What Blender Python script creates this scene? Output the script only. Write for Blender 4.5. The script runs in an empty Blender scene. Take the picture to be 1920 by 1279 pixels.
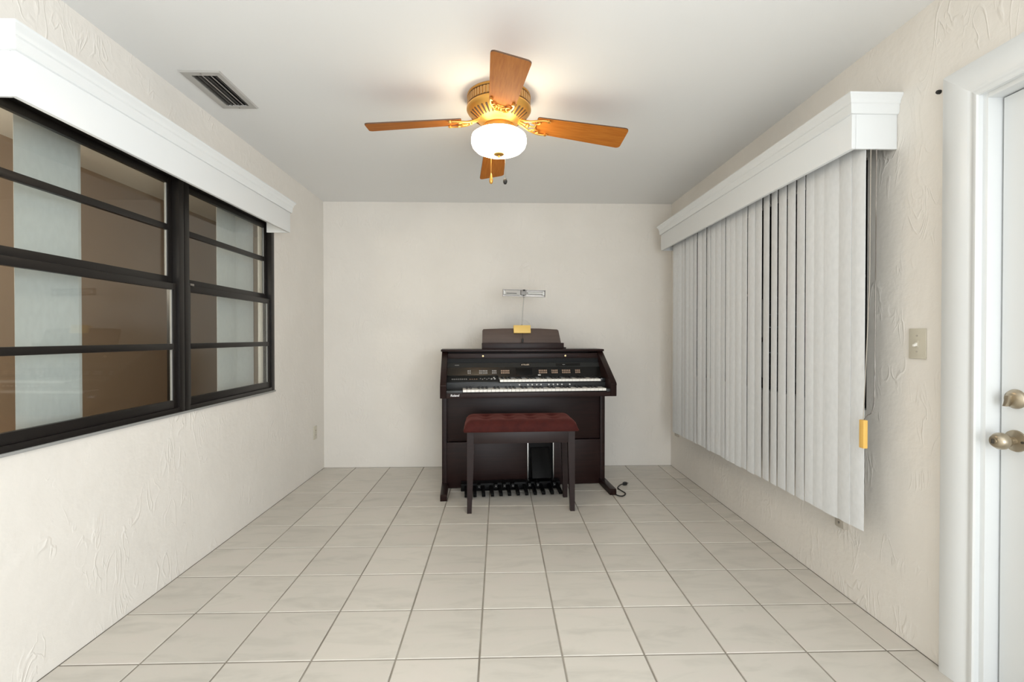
import bpy, bmesh, math, random
from mathutils import Vector, Matrix
random.seed(7)
PI = math.pi
SC = bpy.context.scene
COL = SC.collection

# ------------------------------------------------------------------ camera, world, lights, exposure
XL, XR, YB, YF, ZC = -1.613, 1.602, 4.2985, -2.8, 2.4404      # room planes: left, right, far, behind camera, ceiling
cam = bpy.data.objects.new('camera', bpy.data.cameras.new('camera'))
COL.objects.link(cam)
cam.data.lens = 16.317
cam.data.sensor_width = 36.0
cam.data.clip_start = 0.02
cam.location = (0, 0, 1.2)
cam.rotation_euler = (PI/2 - 0.0084, 0, -0.0264)
SC.camera = cam

world = bpy.data.worlds.new('world')
SC.world = world
world.use_nodes = True
world.node_tree.nodes['Background'].inputs[0].default_value = (0.80, 0.90, 1.0, 1)
world.node_tree.nodes['Background'].inputs[1].default_value = 0.6

def area(name, loc, rot, sx, sy, power, col, spread=PI):
    l = bpy.data.lights.new(name, 'AREA')
    l.shape = 'RECTANGLE'; l.size = sx; l.size_y = sy
    l.energy = power; l.color = col; l.spread = spread
    o = bpy.data.objects.new(name, l); COL.objects.link(o)
    o.location = loc; o.rotation_euler = rot
    return o
# daylight entering by the wide glass opening behind the camera and by the window right behind it
area('daylight_patio_opening', (0.65, YF+0.03, 1.06), (PI/2, 0, 0), 1.7, 2.0, 60, (0.91, 0.96, 1.0))
area('daylight_side_window', (XR-0.01, -0.75, 1.4), (0, PI/2, 0), 1.15, 1.7, 70, (0.90, 0.955, 1.0))

SC.view_settings.view_transform = 'Standard'
SC.view_settings.look = 'None'
SC.view_settings.gamma = 1.0
SC.view_settings.use_curve_mapping = False
SC.view_settings.exposure = 0.2

# ------------------------------------------------------------------ material helpers
MATS = {}
def mat(name, col, rough=0.5, metal=0.0, coat=0.0, spec=0.5, emit=None, estr=0.0, trans=0.0):
    m = bpy.data.materials.new(name); m.use_nodes = True
    b = m.node_tree.nodes['Principled BSDF']
    b.inputs['Base Color'].default_value = (*col, 1)
    b.inputs['Roughness'].default_value = rough
    b.inputs['Metallic'].default_value = metal
    b.inputs['Coat Weight'].default_value = coat
    b.inputs['Coat Roughness'].default_value = 0.08
    b.inputs['Specular IOR Level'].default_value = spec
    if emit:
        b.inputs['Emission Color'].default_value = (*emit, 1)
        b.inputs['Emission Strength'].default_value = estr
    MATS[name] = m
    return m
def nt(m): return m.node_tree, m.node_tree.nodes, m.node_tree.links, m.node_tree.nodes['Principled BSDF']
def N(nodes, t, **kw):
    n = nodes.new(t)
    for k, v in kw.items():
        if k in ('inputs',):
            for a, b in v.items(): n.inputs[a].default_value = b
        else: setattr(n, k, v)
    return n
def ramp(nodes, stops):
    r = nodes.new('ShaderNodeValToRGB'); e = r.color_ramp.elements
    while len(e) < len(stops): e.new(0.5)
    for el, (p, c) in zip(e, stops):
        el.position = p; el.color = (*c, 1) if len(c) == 3 else c
    return r
def coords(nodes, links, scale=(1, 1, 1), rot=(0, 0, 0), kind='Object'):
    tc = nodes.new('ShaderNodeTexCoord'); mp = nodes.new('ShaderNodeMapping')
    mp.inputs['Scale'].default_value = scale; mp.inputs['Rotation'].default_value = rot
    links.new(tc.outputs[kind], mp.inputs['Vector'])
    return mp.outputs['Vector']
def add_noise_tint(m, scale, c0, c1, detail=4.0, stretch=(1, 1, 1), rot=(0, 0, 0), lo=0.3, hi=0.7):
    t, nn, ll, b = nt(m)
    v = coords(nn, ll, stretch, rot)
    no = N(nn, 'ShaderNodeTexNoise', inputs={'Scale': scale, 'Detail': detail})
    ll.new(v, no.inputs['Vector'])
    r = ramp(nn, [(lo, c0), (hi, c1)])
    ll.new(no.outputs['Fac'], r.inputs['Fac']); ll.new(r.outputs['Color'], b.inputs['Base Color'])
    return no
def add_bump(m, scale, strength, dist=0.01, stretch=(1, 1, 1), detail=4.0):
    t, nn, ll, b = nt(m)
    v = coords(nn, ll, stretch)
    no = N(nn, 'ShaderNodeTexNoise', inputs={'Scale': scale, 'Detail': detail})
    ll.new(v, no.inputs['Vector'])
    bp = N(nn, 'ShaderNodeBump', inputs={'Strength': strength, 'Distance': dist})
    ll.new(no.outputs['Fac'], bp.inputs['Height']); ll.new(bp.outputs['Normal'], b.inputs['Normal'])

def stucco(name, c0, c1):
    """hand-trowelled plaster: low swells, sparse vertical trowel ridges, small crumbs"""
    m = mat(name, c0, 0.75, spec=0.25)
    t, nn, ll, b = nt(m)
    v = coords(nn, ll)
    n1 = N(nn, 'ShaderNodeTexNoise', inputs={'Scale': 3.0, 'Detail': 5.0})
    ll.new(v, n1.inputs['Vector'])
    r = ramp(nn, [(0.3, c0), (0.7, c1)])
    ll.new(n1.outputs['Fac'], r.inputs['Fac']); ll.new(r.outputs['Color'], b.inputs['Base Color'])
    vs = coords(nn, ll, (1, 1, 0.38), (0.25, 0.25, 0))
    n2 = N(nn, 'ShaderNodeTexNoise', inputs={'Scale': 11.0, 'Detail': 2.0, 'Distortion': 1.6})
    ll.new(vs, n2.inputs['Vector'])
    # thin ridges where the stretched noise crosses a level, kept only in patches
    ab = N(nn, 'ShaderNodeMath', operation='SUBTRACT', inputs={1: 0.5}); ll.new(n2.outputs['Fac'], ab.inputs[0])
    ab2 = N(nn, 'ShaderNodeMath', operation='ABSOLUTE'); ll.new(ab.outputs[0], ab2.inputs[0])
    rr = ramp(nn, [(0.0, (1, 1, 1)), (0.05, (0, 0, 0))]); ll.new(ab2.outputs[0], rr.inputs['Fac'])
    n3 = N(nn, 'ShaderNodeTexNoise', inputs={'Scale': 6.0, 'Detail': 1.0}); ll.new(v, n3.inputs['Vector'])
    rp = ramp(nn, [(0.50, (0, 0, 0)), (0.66, (1, 1, 1))]); ll.new(n3.outputs['Fac'], rp.inputs['Fac'])
    mu = N(nn, 'ShaderNodeMath', operation='MULTIPLY'); ll.new(rr.outputs['Color'], mu.inputs[0]); ll.new(rp.outputs['Color'], mu.inputs[1])
    n4 = N(nn, 'ShaderNodeTexNoise', inputs={'Scale': 15.0, 'Detail': 5.0}); ll.new(v, n4.inputs['Vector'])
    s1 = N(nn, 'ShaderNodeMath', operation='MULTIPLY_ADD', inputs={1: 1.7}); ll.new(n4.outputs['Fac'], s1.inputs[0]); ll.new(mu.outputs[0], s1.inputs[2])
    s2 = N(nn, 'ShaderNodeMath', operation='MULTIPLY_ADD', inputs={1: 1.2}); ll.new(n1.outputs['Fac'], s2.inputs[0]); ll.new(s1.outputs[0], s2.inputs[2])
    bp = N(nn, 'ShaderNodeBump', inputs={'Strength': 0.36, 'Distance': 0.0055})
    ll.new(s2.outputs[0], bp.inputs['Height']); ll.new(bp.outputs['Normal'], b.inputs['Normal'])
    return m

def wood(name, c0, c1, rough, scale=(1, 14, 14), coat=0.0):
    m = mat(name, c0, rough, coat=coat)
    add_noise_tint(m, 4.0, c0, c1, 6.0, scale)
    return m

stucco('plaster', (0.80, 0.762, 0.705), (0.84, 0.802, 0.745))
ceil_m = mat('ceiling_paint', (0.88, 0.88, 0.87), 0.8, spec=0.2)
add_bump(ceil_m, 60, 0.08, 0.003)
white_m = mat('white_gloss_paint', (0.80, 0.82, 0.825), 0.32)
add_bump(white_m, 40, 0.04, 0.002)
mat('cream_plastic', (0.60, 0.56, 0.46), 0.35)
mat('grey_putty', (0.46, 0.42, 0.36), 0.5)
grout_m = mat('grout', (0.30, 0.275, 0.235), 0.9, spec=0.1)
add_noise_tint(grout_m, 5, (0.24, 0.215, 0.18), (0.38, 0.35, 0.30), 3)
def tile_mat():
    m = mat('glazed_tile', (0.6, 0.55, 0.48), 0.32, spec=0.4)
    t, nn, ll, b = nt(m)
    tc = nn.new('ShaderNodeTexCoord'); oi = nn.new('ShaderNodeObjectInfo')
    vm = N(nn, 'ShaderNodeVectorMath', operation='MULTIPLY_ADD')
    vm.inputs[1].default_value = (1, 1, 1)
    cx = nn.new('ShaderNodeCombineXYZ')
    k = N(nn, 'ShaderNodeMath', operation='MULTIPLY', inputs={1: 37.0}); ll.new(oi.outputs['Random'], k.inputs[0])
    ll.new(k.outputs[0], cx.inputs[0]); ll.new(k.outputs[0], cx.inputs[1])
    ll.new(tc.outputs['Object'], vm.inputs[0]); ll.new(cx.outputs[0], vm.inputs[2])
    mp = nn.new('ShaderNodeMapping'); mp.inputs['Rotation'].default_value = (0, 0, -0.75); mp.inputs['Scale'].default_value = (3.0, 11.0, 1)
    ll.new(vm.outputs[0], mp.inputs['Vector'])
    no = N(nn, 'ShaderNodeTexNoise', inputs={'Scale': 1.0, 'Detail': 4.0, 'Roughness': 0.6, 'Distortion': 0.8}); ll.new(mp.outputs[0], no.inputs['Vector'])
    r = ramp(nn, [(0.25, (0.545, 0.515, 0.46)), (0.5, (0.645, 0.608, 0.545)), (0.75, (0.665, 0.61, 0.555))])
    ll.new(no.outputs['Fac'], r.inputs['Fac'])
    hv = N(nn, 'ShaderNodeHueSaturation'); ll.new(r.outputs['Color'], hv.inputs['Color'])
    ma = N(nn, 'ShaderNodeMapRange', inputs={3: 0.96, 4: 1.04}); ll.new(oi.outputs['Random'], ma.inputs[0]); ll.new(ma.outputs[0], hv.inputs['Value'])
    ll.new(hv.outputs[0], b.inputs['Base Color'])
    bp = N(nn, 'ShaderNodeBump', inputs={'Strength': 0.05, 'Distance': 0.004}); ll.new(no.outputs['Fac'], bp.inputs['Height']); ll.new(bp.outputs[0], b.inputs['Normal'])
    return m
tile_mat()
blk = mat('bronze_aluminium', (0.011, 0.009, 0.008), 0.38, spec=0.35)
mat('grey_vinyl', (0.30, 0.30, 0.29), 0.6)
mat('dark_void', (0.02, 0.019, 0.017), 0.9)
mat('vent_grey', (0.47, 0.455, 0.43), 0.45)
mat('vent_dark', (0.085, 0.08, 0.075), 0.5)
mat('light_block_brown', (0.05, 0.045, 0.04), 0.7)
nxt = mat('tan_paint', (0.42, 0.30, 0.21), 0.8, spec=0.2)
add_noise_tint(nxt, 1.2, (0.40, 0.305, 0.232), (0.44, 0.33, 0.248), 2)
mat('pale_paint', (0.70, 0.64, 0.54), 0.8, spec=0.2)
fab = mat('blind_fabric', (0.80, 0.795, 0.775), 0.8, spec=0.15)
add_noise_tint(fab, 60, (0.735, 0.75, 0.76), (0.79, 0.805, 0.815), 5, (1, 1, 0.5))
add_bump(fab, 160, 0.08, 0.002, (1, 1, 0.3))
def glass_mat():
    m = bpy.data.materials.new('pane_glass'); m.use_nodes = True
    t = m.node_tree; nn, ll = t.nodes, t.links
    for n in list(nn):
        if n.type != 'OUTPUT_MATERIAL': nn.remove(n)
    out = nn[0]
    tr = N(nn, 'ShaderNodeBsdfTransparent'); tr.inputs[0].default_value = (0.90, 0.92, 0.905, 1)
    gl = N(nn, 'ShaderNodeBsdfGlossy', inputs={'Roughness': 0.02})
    fr = N(nn, 'ShaderNodeFresnel', inputs={'IOR': 1.5})
    ge = nn.new('ShaderNodeNewGeometry')               # same reflectance on both faces of the thin pane
    io = N(nn, 'ShaderNodeMapRange', inputs={3: 1.5, 4: 1/1.5}); ll.new(ge.outputs['Backfacing'], io.inputs[0]); ll.new(io.outputs[0], fr.inputs['IOR'])
    mx = nn.new('ShaderNodeMixShader')
    ll.new(fr.outputs[0], mx.inputs[0]); ll.new(tr.outputs[0], mx.inputs[1]); ll.new(gl.outputs[0], mx.inputs[2]); ll.new(mx.outputs[0], out.inputs[0])
    MATS['pane_glass'] = m
glass_mat()
wood('organ_wood', (0.013, 0.0055, 0.005), (0.022, 0.009, 0.0075), 0.36)
MATS['organ_wood'].node_tree.nodes['Principled BSDF'].inputs['Specular IOR Level'].default_value = 0.2
wood('rest_wood', (0.075, 0.050, 0.041), (0.092, 0.062, 0.051), 0.5)
wood('bench_wood', (0.015, 0.0075, 0.007), (0.022, 0.011, 0.010), 0.38)
MATS['bench_wood'].node_tree.nodes['Principled BSDF'].inputs['Specular IOR Level'].default_value = 0.28
mat('black_panel', (0.005, 0.005, 0.005), 0.2, spec=0.35)
mat('grey_panel', (0.017, 0.018, 0.018), 0.35, spec=0.4)
mat('black_plastic', (0.004, 0.004, 0.004), 0.45, spec=0.15)
mat('ivory_key', (0.88, 0.86, 0.80), 0.25)
mat('ebony_key', (0.010, 0.009, 0.009), 0.3)
mat('white_button', (0.72, 0.72, 0.70), 0.4)
mat('amber_button', (0.32, 0.22, 0.16), 0.4)
mat('grey_button', (0.26, 0.25, 0.24), 0.4)
mat('print_white', (0.80, 0.80, 0.80), 0.5)
mat('print_bronze', (0.66, 0.54, 0.42), 0.4)
mat('brass_knob', (0.75, 0.60, 0.32), 0.3, metal=0.6)
mat('chrome', (0.55, 0.54, 0.52), 0.30, metal=1.0)
mat('steel', (0.32, 0.30, 0.28), 0.42, metal=1.0)
mat('lamp_tube', (0.62, 0.62, 0.60), 0.3)
mat('yellow_brass', (0.83, 0.57, 0.17), 0.42, metal=0.1)
mat('yellow_paper', (0.85, 0.52, 0.13), 0.6)
vel = mat('red_velvet', (0.085, 0.014, 0.011), 0.75, spec=0.2)
vel.node_tree.nodes['Principled BSDF'].inputs['Sheen Weight'].default_value = 0.2
vel.node_tree.nodes['Principled BSDF'].inputs['Sheen Tint'].default_value = (0.8, 0.3, 0.25, 1)
add_noise_tint(vel, 30, (0.040, 0.0055, 0.0045), (0.062, 0.0095, 0.007), 4)
wood('blade_wood', (0.40, 0.125, 0.018), (0.52, 0.185, 0.032), 0.6, (2.5, 26, 26))
MATS['blade_wood'].node_tree.nodes['Principled BSDF'].inputs['Specular IOR Level'].default_value = 0.08
mat('blade_edge', (0.10, 0.045, 0.018), 0.5)
mat('antique_gold', (0.74, 0.40, 0.095), 0.36, metal=0.8)
mat('gold_wood_band', (0.52, 0.29, 0.10), 0.45, metal=0.3)
mat('slot_dark', (0.07, 0.032, 0.010), 0.6)
mat('lit_opal_glass', (0.95, 0.92, 0.85), 0.3, emit=(1.0, 0.85, 0.62), estr=15.0)
mat('door_hardware', (0.43, 0.37, 0.28), 0.3, metal=0.9)
mat('door_hardware_dark', (0.05, 0.042, 0.032), 0.5)
mat('rubber_black', (0.012, 0.011, 0.010), 0.6)
mat('added_lamp_white', (0.9, 0.88, 0.82), 0.5, emit=(1.0, 0.86, 0.68), estr=38.0)

# ------------------------------------------------------------------ mesh helpers
def bm_box(bm, lo, hi, bev=0.0):
    x0, y0, z0 = lo; x1, y1, z1 = hi
    vs = [bm.verts.new(p) for p in ((x0,y0,z0),(x1,y0,z0),(x1,y1,z0),(x0,y1,z0),(x0,y0,z1),(x1,y0,z1),(x1,y1,z1),(x0,y1,z1))]
    fs = [bm.faces.new([vs[i] for i in q]) for q in ((0,3,2,1),(4,5,6,7),(0,1,5,4),(1,2,6,5),(2,3,7,6),(3,0,4,7))]
    if bev > 0:
        es = list({e for f in fs for e in f.edges})
        bmesh.ops.bevel(bm, geom=es, offset=bev, segments=2, profile=0.6, affect='EDGES')
def bm_prism(bm, pts, axis, a, b, bev=0.0):
    """extrude a closed outline along an axis ('x': pts are (y,z); 'y': (x,z); 'z': (x,y))"""
    def P(p, k):
        return {'x': (k, p[0], p[1]), 'y': (p[0], k, p[1]), 'z': (p[0], p[1], k)}[axis]
    A = [bm.verts.new(P(p, a)) for p in pts]; B = [bm.verts.new(P(p, b)) for p in pts]
    n = len(pts)
    fs = [bm.faces.new(A), bm.faces.new(list(reversed(B)))]
    for i in range(n):
        fs.append(bm.faces.new([A[i], B[i], B[(i+1) % n], A[(i+1) % n]]))
    bmesh.ops.recalc_face_normals(bm, faces=fs)
    if bev > 0:
        es = list({e for f in fs[:2] for e in f.edges})
        bmesh.ops.bevel(bm, geom=es, offset=bev, segments=2, profile=0.6, affect='EDGES')
def bm_lathe(bm, prof, seg=48, c=(0, 0, 0), axis='z'):
    rings = []
    for r, z in prof:
        ring = []
        for i in range(seg):
            a = 2*PI*i/seg
            p = {'z': (r*math.cos(a), r*math.sin(a), z), 'x': (z, r*math.cos(a), r*math.sin(a)), 'y': (r*math.cos(a), z, r*math.sin(a))}[axis]
            ring.append(bm.verts.new((p[0]+c[0], p[1]+c[1], p[2]+c[2])))
        rings.append(ring)
    fs = []
    for a, b in zip(rings, rings[1:]):
        for i in range(seg):
            fs.append(bm.faces.new([a[i], a[(i+1) % seg], b[(i+1) % seg], b[i]]))
    for ring in (rings[0], rings[-1]):
        fs.append(bm.faces.new(ring))
    bmesh.ops.recalc_face_normals(bm, faces=fs)
def bm_tube(bm, pts, r, seg=8, r2=None):
    pts = [Vector(p) for p in pts]; n = len(pts); rings = []
    for i, p in enumerate(pts):
        d = (pts[min(i+1, n-1)] - pts[max(i-1, 0)]).normalized()
        u = d.cross(Vector((0.13, 0.31, 0.94)) if abs(d.z) < 0.9 else Vector((0.94, 0.31, 0.1))).normalized(); w = d.cross(u)
        rad = r if r2 is None else r + (r2-r)*i/(n-1)
        rings.append([bm.verts.new(p + rad*(math.cos(2*PI*k/seg)*u + math.sin(2*PI*k/seg)*w)) for k in range(seg)])
    fs = []
    for a, b in zip(rings, rings[1:]):
        for k in range(seg): fs.append(bm.faces.new([a[k], a[(k+1) % seg], b[(k+1) % seg], b[k]]))
    fs.append(bm.faces.new(rings[0])); fs.append(bm.faces.new(rings[-1]))
    bmesh.ops.recalc_face_normals(bm, faces=fs)
def spline(pts, n=10):
    P = [Vector(p) for p in pts]; P = [2*P[0]-P[1]] + P + [2*P[-1]-P[-2]]; out = []
    for i in range(1, len(P)-2):
        for k in range(n):
            t = k/n
            out.append(0.5*((2*P[i]) + (P[i+1]-P[i-1])*t + (2*P[i-1]-5*P[i]+4*P[i+1]-P[i+2])*t*t + (3*P[i]-P[i-1]-3*P[i+1]+P[i+2])*t**3))
    out.append(P[-2]); return out
def mesh_of(bm, name, m, smooth=None):
    me = bpy.data.meshes.new(name)
    bm.normal_update(); bm.to_mesh(me); bm.free()
    for x in (m if isinstance(m, (list, tuple)) else [m]): me.materials.append(MATS[x])
    if smooth is not None:
        me.polygons.foreach_set('use_smooth', [True]*len(me.polygons))
        me.set_sharp_from_angle(angle=math.radians(smooth))
    return me
def link(name, me, parent=None, loc=None, rot=None):
    o = bpy.data.objects.new(name, me); COL.objects.link(o)
    if parent: o.parent = parent
    if loc is not None: o.location = loc
    if rot is not None: o.rotation_euler = rot
    return o
def obj(name, bm, m, parent=None, smooth=None): return link(name, mesh_of(bm, name, m, smooth), parent)
def box(name, lo, hi, m, parent=None, bev=0.0):
    bm = bmesh.new(); bm_box(bm, lo, hi, bev); return obj(name, bm, m, parent, 40 if bev else None)
def prism(name, pts, axis, a, b, m, parent=None, bev=0.0, smooth=None):
    bm = bmesh.new(); bm_prism(bm, pts, axis, a, b, bev); return obj(name, bm, m, parent, smooth)
def lathe(name, prof, m, parent=None, seg=48, c=(0, 0, 0), axis='z', smooth=45):
    bm = bmesh.new(); bm_lathe(bm, prof, seg, c, axis); return obj(name, bm, m, parent, smooth)
def tube(name, pts, r, m, parent=None, seg=8, r2=None):
    bm = bmesh.new(); bm_tube(bm, pts, r, seg, r2); return obj(name, bm, m, parent, 60)
def empty(name, loc=(0, 0, 0), rz=0.0):
    o = bpy.data.objects.new(name, None); COL.objects.link(o)
    o.location = loc; o.rotation_euler = (0, 0, rz); o.empty_display_size = 0.05
    return o
def tag(o, label, cat=None, group=None, kind=None):
    if label: o['label'] = label
    if cat: o['category'] = cat
    if group: o['group'] = group
    if kind: o['kind'] = kind
    return o
def text_mesh(name, s, size, m, depth=0.0006, shear=0.0, bold=0.0):
    cu = bpy.data.curves.new(name, 'FONT'); cu.body = s; cu.size = size; cu.extrude = depth
    cu.align_x = 'CENTER'; cu.align_y = 'CENTER'; cu.shear = shear; cu.offset = bold
    o = bpy.data.objects.new('tmp_text', cu); COL.objects.link(o)
    dg = bpy.context.evaluated_depsgraph_get()
    me = bpy.data.meshes.new_from_object(o.evaluated_get(dg)); me.name = name
    bpy.data.objects.remove(o); bpy.data.curves.remove(cu)
    me.materials.clear(); me.materials.append(MATS[m])
    return me
def panel_with_holes(name, axis, lo, hi, a, b, holes, m):
    """slab spanning lo..hi (2D) and a..b along axis, rectangular holes cut out; one mesh"""
    us = sorted({lo[0], hi[0], *[h[0] for h in holes], *[h[2] for h in holes]})
    vs = sorted({lo[1], hi[1], *[h[1] for h in holes], *[h[3] for h in holes]})
    us = [u for u in us if lo[0] <= u <= hi[0]]; vs = [v for v in vs if lo[1] <= v <= hi[1]]
    solid = {}
    for i in range(len(us)-1):
        for j in range(len(vs)-1):
            cu, cv = (us[i]+us[i+1])/2, (vs[j]+vs[j+1])/2
            solid[i, j] = not any(h[0] < cu < h[2] and h[1] < cv < h[3] for h in holes)
    bm = bmesh.new(); cache = {}
    def V(i, j, k):
        if (i, j, k) not in cache:
            u, v, w = us[i], vs[j], (a, b)[k]
            cache[i, j, k] = bm.verts.new({'x': (w, u, v), 'y': (u, w, v), 'z': (u, v, w)}[axis])
        return cache[i, j, k]
    for (i, j), s in solid.items():
        if not s: continue
        for k in (0, 1): bm.faces.new([V(i, j, k), V(i+1, j, k), V(i+1, j+1, k), V(i, j+1, k)])
        for (di, dj, e0, e1) in ((-1, 0, (i, j), (i, j+1)), (1, 0, (i+1, j), (i+1, j+1)), (0, -1, (i, j), (i+1, j)), (0, 1, (i, j+1), (i+1, j+1))):
            if not solid.get((i+di, j+dj), False):
                bm.faces.new([V(*e0, 0), V(*e1, 0), V(*e1, 1), V(*e0, 1)])
    bmesh.ops.recalc_face_normals(bm, faces=bm.faces[:])
    return obj(name, bm, m)

# ------------------------------------------------------------------ the setting
# --- floor: grout bed with every tile a part of it
floor = box('floor', (XL-0.1, YF-0.1, -0.10), (XR+0.1, YB+0.1, -0.0025), 'grout')
tag(floor, 'beige ceramic tile floor with grey grout lines', kind='structure')
T, GX, GY, GAP = 0.3117, 0.2354, 1.7293, 0.0065
tile_cache = {}
def tile_mesh(w, d):
    k = (round(w, 4), round(d, 4))
    if k not in tile_cache:
        bm = bmesh.new(); b = 0.0022
        bm_box(bm, (0, 0, -0.009), (w, d, 0), 0)
        top = [e for e in bm.edges if all(v.co.z > -0.001 for v in e.verts)]
        bmesh.ops.bevel(bm, geom=top, offset=b, segments=1, affect='EDGES')
        tile_cache[k] = mesh_of(bm, 'tile', 'glazed_tile')
    return tile_cache[k]
for j in range(-15, 9):
    y0 = max(GY + j*T, YF) + GAP/2; y1 = min(GY + (j+1)*T, YB) - GAP/2
    for i in range(-6, 5):
        x0 = max(GX + i*T, XL) + GAP/2; x1 = min(GX + (i+1)*T, XR) - GAP/2
        if x1 - x0 < 0.02 or y1 - y0 < 0.02: continue
        link('tile', tile_mesh(x1-x0, y1-y0), floor, (x0, y0, random.uniform(-0.0004, 0.0)))

# --- shell
VX0, VX1, VY0, VY1 = -1.455, -1.335, 2.238, 2.527            # duct opening of the vent
c = panel_with_holes('ceiling', 'z', (XL-0.12, YF-0.12), (XR+0.12, YB+0.12), ZC, ZC+0.1, [(VX0, VY0, VX1, VY1)], 'ceiling_paint')
tag(c, 'smooth white painted ceiling', kind='structure')
W1 = (1.44, 0.818, 3.357, 2.035)       # left window opening y0,z0,y1,z1
W2 = (1.985, 0.880, 3.93, 1.985)       # right window opening (behind the blind)
DY0, DY1, DZ1 = 0.66, 1.505, 2.004     # door opening
w = panel_with_holes('wall_left', 'x', (YF-0.12, 0), (YB, ZC), XL-0.11, XL, [W1], 'plaster'); tag(w, 'left wall of cream trowelled plaster', kind='structure')
w = panel_with_holes('wall_right', 'x', (YF-0.12, 0), (YB, ZC), XR, XR+0.14, [W2, (DY0, -1, DY1, DZ1), (-1.6, 0.83, 0.1, 1.98)], 'plaster'); tag(w, 'right wall of cream trowelled plaster', kind='structure')
w = box('wall_back', (XL-0.12, YB, 0), (XR+0.12, YB+0.12, ZC), 'plaster'); tag(w, 'far wall of cream trowelled plaster behind the organ', kind='structure')
w = panel_with_holes('wall_front', 'y', (XL, 0), (XR, ZC), YF-0.12, YF, [(-0.25, -1, 1.55, 2.10)], 'plaster'); tag(w, 'wall with a wide glazed opening opposite the organ', kind='structure')

# --- the room beyond the left window
NX, NY = -3.05, 5.85
box('floor_next_room', (NX-0.1, -0.6, -0.1), (XL-0.115, NY+0.1, -0.002), 'pale_paint')['kind'] = 'structure'
box('ceiling_next_room', (NX-0.1, -0.6, ZC), (XL-0.125, NY+0.1, ZC+0.1), 'ceiling_paint')['kind'] = 'structure'
box('wall_next_room_side', (NX-0.1, -0.6, 0), (NX, NY+0.1, ZC), 'tan_paint')['kind'] = 'structure'
box('wall_next_room_end', (NX, NY, 0), (XL-0.115, NY+0.1, ZC), 'pale_paint')['kind'] = 'structure'
box('wall_next_room_near', (NX, -0.7, 0), (XL-0.115, -0.6, ZC), 'tan_paint')['kind'] = 'structure'
box('wall_next_room_inner', (XL-0.115, YB+0.125, 0), (XL+0.0, NY+0.1, ZC), 'tan_paint')['kind'] = 'structure'
lp = empty('added_pendant_lamp', (-2.35, 1.70, ZC)); tag(lp, 'unseen pendant lamp added to light the room beyond the left window', 'lamp')  # added out of view to brighten the walls and ceiling next door
lathe('ceiling_rose', [(0.055, 0), (0.055, -0.015), (0.02, -0.03)], 'white_gloss_paint', lp, 24)
tube('rod', [(0, 0, -0.028), (0, 0, -0.745)], 0.006, 'steel', lp, 8)
lathe('globe', [(0.03, -0.740), (0.085, -0.762), (0.13, -0.810), (0.145, -0.870), (0.13, -0.930), (0.085, -0.978), (0.03, -1.000), (0.002, -1.003)], 'added_lamp_white', lp, 32)

# --- window_1: two black-bronze hung units side by side
def hung_window(name, y0, y1, z0, z1, xs, sgn, mull, label):
    """xs = room face of the frame, sgn = +1 when the wall goes towards +x"""
    root = empty(name, (0, 0, 0)); tag(root, label, kind='structure')
    X = lambda d: xs + sgn*d
    def B(n, d0, d1, ya, yb, za, zb, m, par, bev=0.002):
        a, b = sorted((X(d0), X(d1))); return box(n, (a, ya, za), (b, yb, zb), m, par, bev)
    fw = 0.040
    bm = bmesh.new()
    for ya, yb, za, zb in ((y0, y0+fw, z0, z1), (y1-fw, y1, z0, z1), (y0+fw, y1-fw, z1-fw, z1), (y0+fw, y1-fw, z0, z0+0.028)):
        a, b = sorted((X(-0.004), X(0.058))); bm_box(bm, (a, ya, za), (b, yb, zb), 0.002)
    obj('frame', bm, 'bronze_aluminium', root, 40)
    B('sill_lip', -0.012, 0.01, y0, y1, z0-0.006, z0+0.005, 'grey_vinyl', root, 0.001)
    m0, m1 = mull
    B('mullion', -0.006, 0.058, m0, m0+(m1-m0)*0.48, z0, z1, 'bronze_aluminium', root)
    B('mullion', -0.006, 0.058, m0+(m1-m0)*0.54, m1, z0, z1, 'bronze_aluminium', root)
    B('mullion_groove', 0.004, 0.055, m0+(m1-m0)*0.45, m0+(m1-m0)*0.57, z0, z1, 'dark_void', root, 0)
    zm = z0 + (z1-z0)*0.535
    for ya, yb in ((y0+fw, m0), (m1, y1-fw)):
        for kind, d0, d1, za, zb in (('upper_sash', 0.030, 0.050, zm-0.006, z1-fw), ('lower_sash', 0.006, 0.027, z0+0.028, zm-0.002)):
            st = 0.026
            bm = bmesh.new(); a, b = sorted((X(d0), X(d1)))
            top = 0.032; bot = 0.040
            for q in ((ya, ya+st, za, zb), (yb-st, yb, za, zb), (ya+st, yb-st, zb-top, zb), (ya+st, yb-st, za, za+bot)):
                bm_box(bm, (a, q[0], q[2]), (b, q[1], q[3]), 0.002)
            s = obj(kind, bm, 'bronze_aluminium', root, 40)
            zmid = (za+bot+zb-top)/2 + (0.012 if kind == 'upper_sash' else -0.008)
            a2, b2 = sorted((X(d0-0.002), X(d1)))
            box('muntin', (a2, ya+st, zmid-0.015), (b2, yb-st, zmid+0.015), 'bronze_aluminium', s, 0.004)
            gx = X((d0+d1)/2)
            for q0, q1 in ((za+bot, zmid-0.015), (zmid+0.015, zb-top)):
                box('pane', (gx-0.0015, ya+st, q0), (gx+0.0015, yb-st, q1), 'pane_glass', s)
            bm = bmesh.new(); e = sgn*0.004
            for q in ((ya+st-0.001, ya+st+0.006), (yb-st-0.006, yb-st+0.001)):
                a3, b3 = sorted((gx-0.004, gx+0.004)); bm_box(bm, (a3, q[0], za+bot), (b3, q[1], zb-top))
            obj('glazing_bead', bm, 'grey_vinyl', s)
        # sash latch
        B('latch', -0.004, 0.02, ya+0.01, ya+0.04, zm-0.002, zm+0.010, 'steel', root, 0.002)
    return root
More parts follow.
